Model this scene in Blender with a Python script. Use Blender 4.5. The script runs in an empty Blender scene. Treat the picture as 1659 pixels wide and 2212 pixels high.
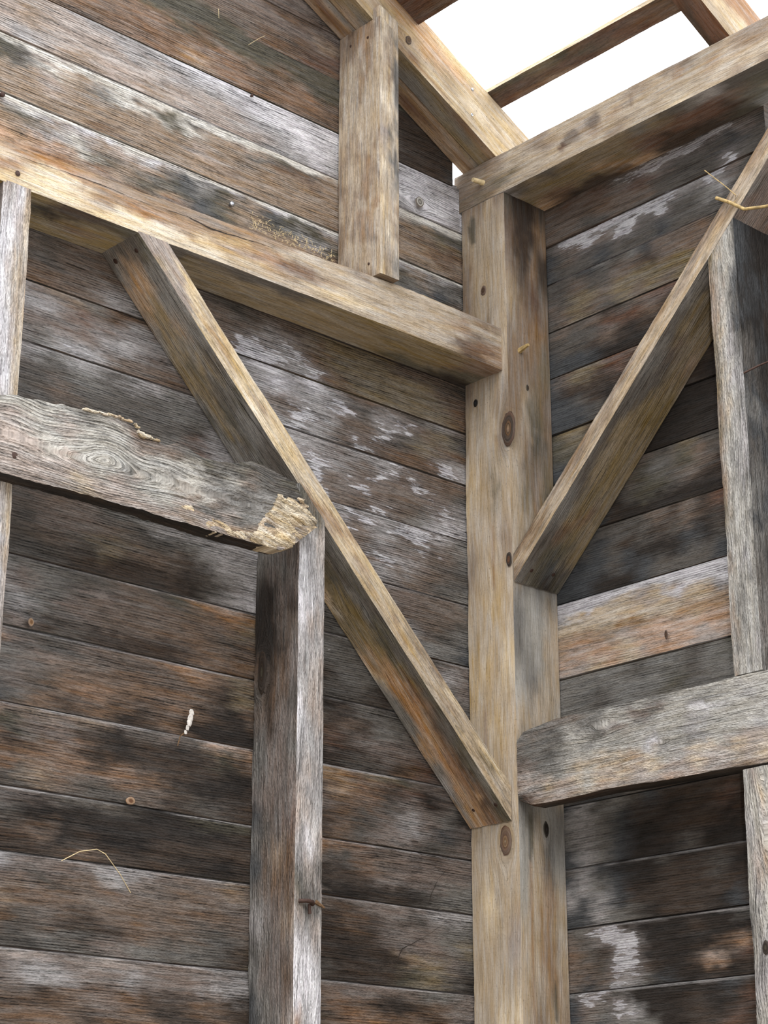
import bpy, math, random
import numpy as np
from mathutils import Vector, Matrix

# ---------------------------------------------------------------- camera, sky, light, exposure
SC = bpy.context.scene
COL = SC.collection
cam_data = bpy.data.cameras.new('camera')
cam = bpy.data.objects.new('camera', cam_data)
COL.objects.link(cam)
cam.matrix_world = Matrix(((0.73686324, -0.22646106, -0.63698348, -3.35257815),
                           (-0.67604100, -0.24832264, -0.69376108, -3.19894744),
                           (-0.00106755, 0.94183398, -0.33607679, 1.6),
                           (0, 0, 0, 1)))
cam_data.sensor_fit = 'VERTICAL'
cam_data.sensor_height = 24.0
cam_data.lens = 4332.81 / 2212 * 24.0
cam_data.clip_start = 0.05
cam_data.clip_end = 200
SC.camera = cam

world = bpy.data.worlds.new('overcast_sky')
SC.world = world
world.use_nodes = True
wn = world.node_tree.nodes
wn.clear()
wo = wn.new('ShaderNodeOutputWorld')
wb = wn.new('ShaderNodeBackground')
wb.inputs['Color'].default_value = (0.93, 0.965, 1.0, 1)
wb.inputs['Strength'].default_value = 2.1
world.node_tree.links.new(wb.outputs[0], wo.inputs[0])

sun_d = bpy.data.lights.new('veiled_sun', 'SUN')
sun_d.energy = 0.9
sun_d.angle = math.radians(25)
sun_d.color = (1.0, 0.95, 0.88)
sun = bpy.data.objects.new('veiled_sun', sun_d)
COL.objects.link(sun)
sun.rotation_euler = Vector((0.62, 0.45, -0.80)).to_track_quat('-Z', 'Y').to_euler()

flash_d = bpy.data.lights.new('camera_flash', 'POINT')
flash_d.energy = 120
flash_d.shadow_soft_size = 0.012
flash_d.color = (1.0, 0.97, 0.94)
flash = bpy.data.objects.new('camera_flash', flash_d)
COL.objects.link(flash)
flash.location = (-3.24, -3.31, 1.64)

SC.view_settings.view_transform = 'Standard'
SC.view_settings.look = 'None'
SC.view_settings.gamma = 1.0
SC.view_settings.use_curve_mapping = False
SC.view_settings.exposure = 0.82
SC.cycles.max_bounces = 6

# ---------------------------------------------------------------- helpers
PAL = dict(k=(44, 37, 32), d=(66, 53, 43), b=(104, 80, 60), o=(120, 90, 66), O=(150, 106, 62), t=(170, 150, 123),
           p=(200, 178, 143), q=(162, 127, 99), c=(134, 112, 90), m=(112, 98, 90), h=(84, 78, 72), g=(108, 104, 99),
           G=(146, 141, 140), w=(188, 184, 189), P=(152, 137, 127), E=(190, 184, 174), n=(80, 75, 62), y=(118, 103, 78),
           Y=(112, 96, 64), s=(66, 68, 71), r=(98, 70, 54), u=(104, 88, 76), F=(118, 108, 104), a=(182, 156, 114),
           A=(194, 156, 118), B=(148, 117, 84), H=(154, 149, 140), J=(220, 196, 152), R=(146, 98, 56), K=(28, 24, 22))
FLAKE = dict(G=.30, F=.80, w=.25, g=.12, P=.15, E=.3, H=.2, m=.10)
GAIN = 0.80

def lin(c):
    c = np.array(c, float) / 255
    return np.where(c <= 0.04045, c / 12.92, ((c + 0.055) / 1.055) ** 2.4)

PALL = {k: np.append(lin(v) * GAIN, FLAKE.get(k, 0.0)) for k, v in PAL.items()}

def hash2(ix, iy, s):
    n = (ix.astype(np.int64) * 374761393 + iy.astype(np.int64) * 668265263 + int(s) * 974711) & 0x7fffffff
    n = ((n ^ (n >> 13)) * 1274126177) & 0x7fffffff
    return ((n ^ (n >> 16)) & 0xffff) / 65535.0

def noise2(x, y, s=0):
    x = np.asarray(x, float); y = np.asarray(y, float)
    ix = np.floor(x); iy = np.floor(y)
    fx = x - ix; fy = y - iy
    fx = fx * fx * (3 - 2 * fx); fy = fy * fy * (3 - 2 * fy)
    a = hash2(ix, iy, s); b = hash2(ix + 1, iy, s); c = hash2(ix, iy + 1, s); d = hash2(ix + 1, iy + 1, s)
    return (a + (b - a) * fx + (c - a) * fy + (a - b - c + d) * fx * fy) * 2 - 1

def paint(rows, s, t, seed, u, w, streak=.028):
    """rows: strings of palette letters; s,t in 0..1 along and across; u,w metres. Returns rgb+flake."""
    rows = [r.replace(' ', '') for r in rows]
    L = 64
    tab = np.zeros((len(rows), L, 4))
    for i, r in enumerate(rows):
        c = np.array([PALL[ch] for ch in r])
        xs = np.linspace(0, 1, len(r)) if len(r) > 1 else np.array([0.])
        for k in range(4):
            tab[i, :, k] = np.interp(np.linspace(0, 1, L), xs, c[:, k])
    du = streak * (1.3 * noise2(u * 9, w * 190, seed) + .9 * noise2(u * 12, w * 60, seed + 3) + .8 * noise2(u * 60, w * 330, seed + 4) + .5 * noise2(u * 25, w * 25, seed + 8))
    span = np.ptp(u) if np.ptp(u) > 0 else 1
    sspan = np.ptp(s) if np.ptp(s) > 0 else 1
    s2 = np.clip(s + du / span * sspan, 0, 1) * (L - 1)
    tw = t + (.09 * noise2(u * 14, w * 30, seed + 5) + .05 * noise2(u * 45, w * 60, seed + 6) + .045 * noise2(u * 70, w * 300, seed + 9))
    if len(rows) > 1:
        t2 = np.clip(tw * len(rows) - .5, 0, len(rows) - 1.0001)
    else:
        t2 = np.zeros_like(s2)
    i0 = np.floor(s2).astype(int).clip(0, L - 2); fs = s2 - i0
    j0 = np.floor(t2).astype(int).clip(0, max(len(rows) - 2, 0)); ft = t2 - j0
    ft = ft * ft * (3 - 2 * ft)
    j1 = np.minimum(j0 + 1, len(rows) - 1)
    f = fs[:, None]; g = ft[:, None]
    return ((tab[j0, i0] * (1 - f) + tab[j0, i0 + 1] * f) * (1 - g) + (tab[j1, i0] * (1 - f) + tab[j1, i0 + 1] * f) * g)

SEED = [11]

def set_props(o, label=None, category=None, group=None, kind=None):
    if label: o['label'] = label
    if category: o['category'] = category
    if group: o['group'] = group
    if kind: o['kind'] = kind
    return o

def raw_mesh(name, verts, faces, mat, parent=None, smooth=False):
    me = bpy.data.meshes.new(name)
    me.from_pydata([tuple(v) for v in verts], [], [tuple(f) for f in faces])
    me.materials.append(mat)
    if smooth:
        me.polygons.foreach_set('use_smooth', [True] * len(me.polygons))
    me.update()
    o = bpy.data.objects.new(name, me)
    COL.objects.link(o)
    if parent: o.parent = parent
    return o

def timber(name, origin, d, v, n, u0, u1, W, T, mat, faces, parent=None, cut0=None, cut1=None,
           res=.010, rough=.0012, edge=.004, knots=(), blobs=(), prange=None, vfun=None, relief=None, seed=None, wsub=None, bevel=0.0, tongue=0.0, lift=1.0, lipw=0.0, lipc='E', tone=1.0):
    """A sawn stick as one welded mesh. Point = origin + d*u + v*s + n*q with s in 0..W (front face) and q in 0..-T (depth).
    faces: dict F, V0, V1 -> rows of palette letters; cut0/cut1: (point, normal) planes that trim the ends."""
    if seed is None:
        SEED[0] += 7; seed = SEED[0]
    O = np.array(origin, float); d = np.array(d, float); v = np.array(v, float); n = np.array(n, float)
    d /= np.linalg.norm(d); v /= np.linalg.norm(v); n /= np.linalg.norm(n)
    hand = np.dot(np.cross(d, v), n)
    # ring of the cross-section: (s 0..1, q 0..1, face, corner weight)
    wf = wsub or res
    nf = max(3, int(round(W / wf))); nt = max(2, int(round(T / wf)))
    ring = []
    for i in range(nf + 1): ring.append((i / nf, 0., 'F'))
    for i in range(1, nt + 1): ring.append((1., i / nt, 'V1'))
    ring.append((.5, 1., 'B'))
    ring.append((0., 1., 'B'))
    m0 = 2 if 'V0' not in faces else nt
    for i in range(1, m0): ring.append((0., 1 - i / m0, 'V0'))
    S = np.array([r[0] for r in ring]); Q = np.array([r[1] for r in ring])
    # face of the quad that follows ring vertex i
    qf = []
    for i in range(len(ring)):
        j = (i + 1) % len(ring)
        a, b = ring[i], ring[j]
        if a[1] == 0 and b[1] == 0: qf.append('F')
        elif a[0] == 1 and b[0] == 1: qf.append('V1')
        elif a[0] == 0 and b[0] == 0: qf.append('V0')
        else: qf.append('B')
    nr = len(ring)
    nu = max(2, int(round((u1 - u0) / res)))
    tt = np.linspace(0, 1, nu + 1)
    Tt, Ss = np.meshgrid(tt, S, indexing='ij'); _, Qq = np.meshgrid(tt, Q, indexing='ij')
    U = u0 + (u1 - u0) * Tt
    lo = np.zeros_like(U); hi = np.full_like(U, W)
    def bounds(U):
        if vfun is None: return np.zeros_like(U), np.full_like(U, W)
        return vfun(U)
    # end cuts
    def cutu(plane, Ucur, which):
        if plane is None: return Ucur
        p0 = np.array(plane[0], float); pn = np.array(plane[1], float)
        l_, h_ = bounds(Ucur)
        base = O[None, None] + v * (l_ + (h_ - l_) * Ss)[..., None] - n * (Qq * T)[..., None]
        return ((p0 - base) @ pn) / (d @ pn)
    a0 = cutu(cut0, np.full_like(U, u0), 0); a1 = cutu(cut1, np.full_like(U, u1), 1)
    U = a0 + (a1 - a0) * Tt
    l_, h_ = bounds(U)
    Sm = l_ + (h_ - l_) * Ss
    Qm = -T * Qq
    # rough-sawn wobble and worn arrises
    cF = np.clip(1 - np.abs(Ss - 1) * (h_ - l_) / .012, 0, 1) * np.clip(1 - Qq * T / .012, 0, 1)
    c0 = np.clip(1 - np.abs(Ss) * (h_ - l_) / .012, 0, 1) * np.clip(1 - Qq * T / .012, 0, 1)
    wear = edge * (.3 + .35 * noise2(U * 7, U * 0, seed + 1)) + edge * .12 * noise2(U * 50, U * 0, seed + 2)
    wear = np.maximum(wear, edge * .12)
    wear2 = edge * (.3 + .35 * noise2(U * 8, U * 0 + 5, seed + 3)) + edge * .12 * noise2(U * 52, U * 0 + 9, seed + 2)
    wear2 = np.maximum(wear2, edge * .12)
    Sm = Sm - cF * wear + c0 * wear2
    Qm = Qm - cF * wear - c0 * wear2
    isF = (Qq == 0)
    Qm = Qm + isF * (rough * (.7 * noise2(U * 3.1, Ss * W * 60, seed + 4) + .5 * noise2(U * 20, Ss * W * 130, seed + 5)))
    Sm = Sm + (Ss == 1) * rough * (.7 * noise2(U * 3.3, Qq * T * 60 + 3, seed + 6) + .5 * noise2(U * 20, Qq * T * 130, seed + 7))
    if bevel: # weathered upper lip of a siding board
        Qm = Qm - isF * bevel * np.clip(1 - Ss * W / .020, 0, 1) ** 1.5
    if tongue: # rebated upper edge tucked behind the board above
        Qm = np.where(isF & (Ss * W < tongue), -.008, Qm)
    if relief is not None:
        Qm = Qm + isF * relief(U, Sm)
    P = O + d * U[..., None] + v * Sm[..., None] + n * Qm[..., None]
    idx = np.arange((nu + 1) * nr).reshape(nu + 1, nr)
    A = idx[:-1, :]; B = np.roll(idx, -1, axis=1)[:-1, :]; C_ = np.roll(idx, -1, axis=1)[1:, :]; D = idx[1:, :]
    quads = np.stack([A, B, C_, D], -1) if hand < 0 else np.stack([A, D, C_, B], -1)
    fq = np.tile(np.array(qf), (nu, 1))
    quads = quads.reshape(-1, 4); fq = fq.reshape(-1)
    V = P.reshape(-1, 3)
    nvr = len(V)
    ends = [list(idx[0][::-1]) if hand < 0 else list(idx[0]), list(idx[-1]) if hand < 0 else list(idx[-1][::-1])]
    me = bpy.data.meshes.new(name)
    nq = len(quads)
    me.vertices.add(nvr); me.vertices.foreach_set('co', (V - O).ravel())
    loops = np.concatenate([quads.ravel(), np.array(ends[0]), np.array(ends[1])])
    me.loops.add(len(loops)); me.loops.foreach_set('vertex_index', loops)
    starts = np.concatenate([np.arange(nq) * 4, [nq * 4, nq * 4 + nr]])
    me.polygons.add(nq + 2); me.polygons.foreach_set('loop_start', starts)
    me.update(calc_edges=True)
    me.validate()
    # per-corner colour and grain coordinate
    lf = np.concatenate([np.repeat(fq, 4), np.full(2 * nr, 'E')])
    ur = U.reshape(-1)[loops]; sr = Sm.reshape(-1)[loops]; qr = (-Qm).reshape(-1)[loops]
    sn = Ss.reshape(-1)[loops]; qn = Qq.reshape(-1)[loops]
    col = np.zeros((len(loops), 4)); gc = np.zeros((len(loops), 3))
    pr0, pr1 = prange if prange else (u0, u1)
    for fk in ('F', 'V0', 'V1', 'B', 'E'):
        mk = lf == fk
        if not mk.any(): continue
        rows = faces.get(fk) or faces['F']
        off = {'F': 0, 'V0': 3, 'V1': 7, 'B': 11, 'E': 17}[fk]
        w = sr[mk] if fk in 'FB' else qr[mk]
        t = sn[mk] if fk in 'FB' else qn[mk]
        uu = ur[mk]
        if fk == 'E':
            w = sr[mk]; t = sn[mk]
        s = np.clip((uu - pr0) / (pr1 - pr0), 0, 1)
        col[mk] = paint(rows, s, t, seed + off, uu, w)
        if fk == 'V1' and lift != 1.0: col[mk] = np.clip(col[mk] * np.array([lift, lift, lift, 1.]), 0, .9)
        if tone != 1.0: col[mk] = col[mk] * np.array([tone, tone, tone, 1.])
        if lipw and fk == 'F':  # pale top lip: old paint on some boards, painted-in edge highlight on others
            q = (lipw * (1 + .35 * noise2(uu * 9, 0 * uu, seed + 41) + .25 * noise2(uu * 33, 0 * uu, seed + 42)) - (w - tongue)) / .004 + .5
            q = np.clip(q, 0, 1) * (w > tongue * .9) * np.clip(1.1 + 1.2 * noise2(uu * 16, w * 200, seed + 43), .15, 1)
            col[mk] = col[mk] * (1 - q[:, None] * .9) + PALL[lipc] * q[:, None] * .9
        gx, gw = uu.copy(), w.copy()
        for kn in knots:
            kp, R_, ff = kn[0], kn[1], kn[2]
            if ff != fk: continue
            rel = np.array(kp, float) - O
            ku = rel @ d; kw = (rel @ v) if fk == 'F' else -(rel @ n)
            du_ = (uu - ku); dw = w - kw
            r2 = (du_ / 2.2) ** 2 + dw ** 2
            if len(kn) > 3:
                du_ = du_ + .02 * noise2(uu * 9, w * 18, seed + 31); dw = dw * (1 + .3 * (dw > 0)) + .007 * noise2(uu * 14, w * 22, seed + 33)
                gw = kw + np.sqrt(dw ** 2 + R_ ** 2 * (1 - np.exp(-(du_ / (kn[3] * R_)) ** 2)))
                continue
            gw = gw - dw * (R_ * 1.25) ** 2 / np.maximum(r2, (R_ * 1.25) ** 2 * .9)
        gc[mk] = np.stack([gx, gw, np.full_like(gx, (seed % 97) * 1.37 + off)], -1)
        for bp, ru, rv, ch, ff in blobs:
            if ff != fk: continue
            rel = np.array(bp, float) - O
            bu = rel @ d; bw = (rel @ v) if fk == 'F' else -(rel @ n)
            nn = noise2(uu * 25, w * 60, seed + 21) * .3 + noise2(uu * 70, w * 150, seed + 22) * .2
            q = 1 - np.sqrt(((uu - bu) / ru) ** 2 + ((w - bw) / rv) ** 2) + nn
            a_ = np.clip(q * 3, 0, 1)[:, None] * .85
            tmp = col[mk]; tmp = tmp * (1 - a_) + PALL[ch] * a_; col[mk] = tmp
    ca = me.color_attributes.new('paint', 'FLOAT_COLOR', 'CORNER')
    ca.data.foreach_set('color', col.astype(np.float32).ravel())
    ga = me.attributes.new('gc', 'FLOAT_VECTOR', 'CORNER')
    ga.data.foreach_set('vector', gc.astype(np.float32).ravel())
    me.materials.append(mat)
    sm = np.ones(nq + 2, bool); sm[-2:] = False
    me.polygons.foreach_set('use_smooth', sm)
    # sharp arrises
    try:
        me.set_sharp_from_angle(angle=math.radians(38))
    except Exception:
        pass
    o = bpy.data.objects.new(name, me)
    COL.objects.link(o)
    o.location = O
    if parent is not None:
        o.parent = parent
        o.location = Vector(O) - parent.location
    return o

# ---------------------------------------------------------------- materials
def wood(name, line=.5, bright=1., sat=0., ring=.38, ringlo=.42, saw=0., flake=(.40, .39, .42), flakes=1.0, bump=.6, fine=1.0, mottle=.35, speck=.3, wave=.010):
    m = bpy.data.materials.new(name); m.use_nodes = True
    nt = m.node_tree; N = nt.nodes; L = nt.links; N.clear()
    out = N.new('ShaderNodeOutputMaterial'); bs = N.new('ShaderNodeBsdfPrincipled')
    L.new(bs.outputs[0], out.inputs[0])
    bs.inputs['Roughness'].default_value = .86
    bs.inputs['Specular IOR Level'].default_value = .22
    at = N.new('ShaderNodeAttribute'); at.attribute_name = 'paint'
    gc = N.new('ShaderNodeAttribute'); gc.attribute_name = 'gc'
    sep = N.new('ShaderNodeSeparateXYZ'); L.new(gc.outputs['Vector'], sep.inputs[0])
    def math_(op, a, b=None, c=None, clamp=False):
        n_ = N.new('ShaderNodeMath'); n_.operation = op; n_.use_clamp = clamp
        for i, x in enumerate((a, b, c)):
            if x is None: continue
            if isinstance(x, (int, float)): n_.inputs[i].default_value = x
            else: L.new(x, n_.inputs[i])
        return n_.outputs[0]
    def noise(fx, fw, zoff=0., detail=2., rough=.5, w=None, dist=0.):
        cb = N.new('ShaderNodeCombineXYZ')
        L.new(math_('MULTIPLY', sep.outputs[0], fx), cb.inputs[0])
        L.new(math_('MULTIPLY', w if w is not None else sep.outputs[1], fw), cb.inputs[1])
        L.new(math_('ADD', sep.outputs[2], zoff), cb.inputs[2])
        no = N.new('ShaderNodeTexNoise'); no.inputs['Scale'].default_value = 1
        no.inputs['Detail'].default_value = detail; no.inputs['Roughness'].default_value = rough
        no.inputs['Distortion'].default_value = dist
        L.new(cb.outputs[0], no.inputs['Vector'])
        return no.outputs['Fac']
    def ramp(x, a, b):
        mr = N.new('ShaderNodeMapRange'); mr.interpolation_type = 'SMOOTHSTEP'
        mr.inputs['From Min'].default_value = a; mr.inputs['From Max'].default_value = b
        if isinstance(a, float) is False: pass
        L.new(x, mr.inputs['Value'])
        return mr.outputs[0]
    wob = noise(2.2, 9, 20, 2.)
    w2 = math_('ADD', sep.outputs[1], math_('MULTIPLY', math_('SUBTRACT', wob, .5), wave * 2))
    med = noise(6.0, 125, 1, 3., .6, w=w2)
    fin = noise(34, 330, 2, 2., .6, w=w2)
    fib = noise(150, 640, 3, 1., .5, w=w2)
    rings = math_('SINE', math_('MULTIPLY', math_('ADD', w2, math_('MULTIPLY', med, .004)), 2 * math.pi / .0052))
    strong = noise(3.5, 16, 31, 2.)            # where the ring lines are strong
    ringv = math_('MULTIPLY', ramp(rings, .0, .95), ramp(strong, ringlo, ringlo + .2))
    lines = math_('ADD', math_('MULTIPLY', ramp(med, .48, .38), .6), math_('MULTIPLY', ramp(fin, .50, .40), .6 * fine))
    lines = math_('ADD', lines, math_('MULTIPLY', ringv, ring))
    lines = math_('ADD', lines, math_('MULTIPLY', math_('SUBTRACT', .5, fib), 1.5 * fine))
    mot = noise(9, 34, 5, 4., .6)
    patch = noise(24, 60, 6, 3., .6)
    val = math_('MULTIPLY', math_('SUBTRACT', 1.0 + line * .42, math_('MULTIPLY', lines, line)), bright)
    val = math_('MULTIPLY', val, math_('ADD', 1 - mottle * .5, math_('MULTIPLY', mot, mottle)))
    val = math_('MULTIPLY', val, math_('ADD', 1 - mottle * .4, math_('MULTIPLY', patch, mottle * .8)))
    if saw:
        sw = noise(330, 14, 9, 2., .6)
        val = math_('MULTIPLY', val, math_('SUBTRACT', 1 + saw * .3, math_('MULTIPLY', ramp(sw, .5, .36), saw)))
    sp = noise(170, 330, 12, 1.)
    val = math_('MULTIPLY', val, math_('SUBTRACT', 1.0, math_('MULTIPLY', ramp(sp, .33, .24), speck)))
    # silvery weathered skin left in streaks
    fl = noise(26, 170, 14, 4., .65, w=w2)
    flb = noise(10, 45, 15, 3., .55)
    flm = math_('ADD', math_('MULTIPLY', fl, .62), math_('MULTIPLY', flb, .38))
    thr = math_('SUBTRACT', .72, math_('MULTIPLY', at.outputs['Alpha'], .40))
    fm = math_('MULTIPLY', math_('SUBTRACT', flm, thr), 22.0, clamp=True)
    fm = math_('MULTIPLY', fm, flakes * .72, clamp=True)
    mixc = N.new('ShaderNodeMix'); mixc.data_type = 'RGBA'
    L.new(fm, mixc.inputs['Factor'])
    L.new(at.outputs['Color'], mixc.inputs['A'])
    mixc.inputs['B'].default_value = (*flake, 1)
    vm = N.new('ShaderNodeVectorMath'); vm.operation = 'SCALE'
    L.new(mixc.outputs['Result'], vm.inputs[0]); L.new(val, vm.inputs['Scale'])
    # warm / cool drift
    hs = N.new('ShaderNodeHueSaturation')
    L.new(vm.outputs[0], hs.inputs['Color'])
    hue = noise(10, 95, 40, 3., .6, w=w2)
    L.new(math_('ADD', .12 + sat, math_('MULTIPLY', hue, 1.55)), hs.inputs['Saturation'])
    L.new(math_('ADD', 1.28, math_('MULTIPLY', hue, -.56)), hs.inputs['Value'])
    L.new(hs.outputs[0], bs.inputs['Base Color'])
    bh = math_('ADD', math_('MULTIPLY', lines, -1.0), math_('MULTIPLY', fm, .5))
    bp = N.new('ShaderNodeBump'); bp.inputs['Strength'].default_value = bump; bp.inputs['Distance'].default_value = .0016
    L.new(bh, bp.inputs['Height']); L.new(bp.outputs[0], bs.inputs['Normal'])
    return m

def plain(name, rgb, rough=.6, metal=0., var=.25, scale=300):
    m = bpy.data.materials.new(name); m.use_nodes = True
    nt = m.node_tree; N = nt.nodes; L = nt.links
    bs = N['Principled BSDF']
    bs.inputs['Roughness'].default_value = rough; bs.inputs['Metallic'].default_value = metal
    tc = N.new('ShaderNodeTexCoord'); no = N.new('ShaderNodeTexNoise'); no.inputs['Scale'].default_value = scale
    L.new(tc.outputs['Object'], no.inputs['Vector'])
    cr = N.new('ShaderNodeValToRGB')
    c = lin(rgb)
    cr.color_ramp.elements[0].color = (*(c * (1 - var)), 1); cr.color_ramp.elements[1].color = (*np.minimum(c * (1 + var), 1), 1)
    cr.color_ramp.elements[0].position = .35; cr.color_ramp.elements[1].position = .65
    L.new(no.outputs['Fac'], cr.inputs[0]); L.new(cr.outputs[0], bs.inputs['Base Color'])
    return m

M_SIDE = wood('weathered_siding', line=.60, bright=1.2, sat=-.13, ring=.7, ringlo=.34, mottle=.36, bump=.9)
M_SIDE_R = wood('dark_siding', line=.48, sat=-.14, ring=.6, ringlo=.36, mottle=.45, bump=.7)  # siding of the dark right wall
M_SAWN = wood('sawn_timber', line=.34, bright=1.1, saw=.06, sat=-.14, mottle=.28, bump=.6, flakes=.4, flake=(.5, .46, .38))
M_POST = wood('planed_post', line=.22, saw=.05, sat=-.10, mottle=.30, bump=.35, flakes=.35, fine=.7, speck=.35, flake=(.5, .47, .43), wave=.02)
M_RAFT = wood('fresh_rafter', line=.26, saw=.08, sat=.04, mottle=.25, bump=.5, flakes=.2, speck=.6)
M_GREY = wood('grey_plank', line=.50, bright=1.17, sat=-.22, mottle=.3, bump=1.2, flakes=.6, wave=.02, flake=(.42, .39, .36))
M_SWIRL = wood('swirled_grey_plank', line=.52, bright=1.28, sat=-.15, mottle=.25, bump=1.3, flakes=.5, wave=.012, ring=.75, ringlo=.36, flake=(.46, .42, .38))
M_BRACE = wood('weathered_brace', line=.44, saw=.06, sat=-.04, mottle=.4, bump=.8, flakes=.5)
M_IRON = plain('rusty_iron', (60, 40, 32), .7, .3)
M_STEEL = plain('galvanised_steel', (170, 172, 178), .35, .9, .1)
M_DARK = plain('open_crack', (34, 26, 20), .95, 0, .2)
M_TWIG = plain('dry_vine', (158, 134, 88), .6, 0, .3, 90)
M_STRAW = plain('dry_straw', (200, 180, 140), .7, 0, .2, 90)
M_SPLIT = plain('split_wood', (96, 72, 48), .9, 0, .3, 160)
M_WHITE = plain('white_paint_fleck', (190, 184, 178), .8, 0, .15, 200)
M_WEB = plain('old_web', (150, 140, 120), .9, 0, .2, 200)

# ---------------------------------------------------------------- ground and structure
XN, YN = np.array([-1., 0, 0]), np.array([0, -1., 0])
def dirt_mat():
    m = bpy.data.materials.new('packed_dirt'); m.use_nodes = True
    N = m.node_tree.nodes; L = m.node_tree.links; bs = N['Principled BSDF']; bs.inputs['Roughness'].default_value = .95
    tc = N.new('ShaderNodeTexCoord'); no = N.new('ShaderNodeTexNoise'); no.inputs['Scale'].default_value = 3; no.inputs['Detail'].default_value = 8
    L.new(tc.outputs['Object'], no.inputs['Vector'])
    cr = N.new('ShaderNodeValToRGB'); cr.color_ramp.elements[0].color = (.20, .16, .11, 1); cr.color_ramp.elements[1].color = (.42, .36, .27, 1)
    L.new(no.outputs['Fac'], cr.inputs[0]); L.new(cr.outputs[0], bs.inputs['Base Color'])
    return m
wall_far_mat = M_SIDE
gx = np.linspace(-5.5, 1.2, 40); gy = np.linspace(-5.5, 1.2, 40)
gv = [(x, y, .02 * float(noise2(x * 2.3, y * 2.3, 4)) - .02) for x in gx for y in gy]
gf = [(i * 40 + j, (i + 1) * 40 + j, (i + 1) * 40 + j + 1, i * 40 + j + 1) for i in range(39) for j in range(39)]
floor = raw_mesh('floor', gv, gf, dirt_mat(), smooth=True)
set_props(floor, kind='structure', label='packed dirt ground of the timber building')

for nm, a, b, lb in (('unseen_wall_near', (-5.4, -5.4), (1.2, -5.4), 'unseen plank wall behind the camera, added to block low sky light'), ('unseen_wall_side', (-5.4, -5.4), (-5.4, 1.2), 'unseen plank wall left of the camera, added to block low sky light')):  # unseen walls added so sky light weakens towards the floor
    a = np.array([*a, 0.]); b = np.array([*b, 0.]); dd = b - a; inn = np.array([0, 1., 0]) if nm == 'unseen_wall_near' else np.array([1., 0, 0])
    o = timber(nm, a + np.array([0, 0, 4.0]) + inn * .02, dd, (0, 0, -1), inn, 0, float(np.linalg.norm(dd)), 4.0, .03, wall_far_mat, {'F': ['mdbmdbkdm', 'bdkdmmbd', 'dkdmdbdk']}, res=.25, rough=.003)
    set_props(o, kind='structure', label=lb)

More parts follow.
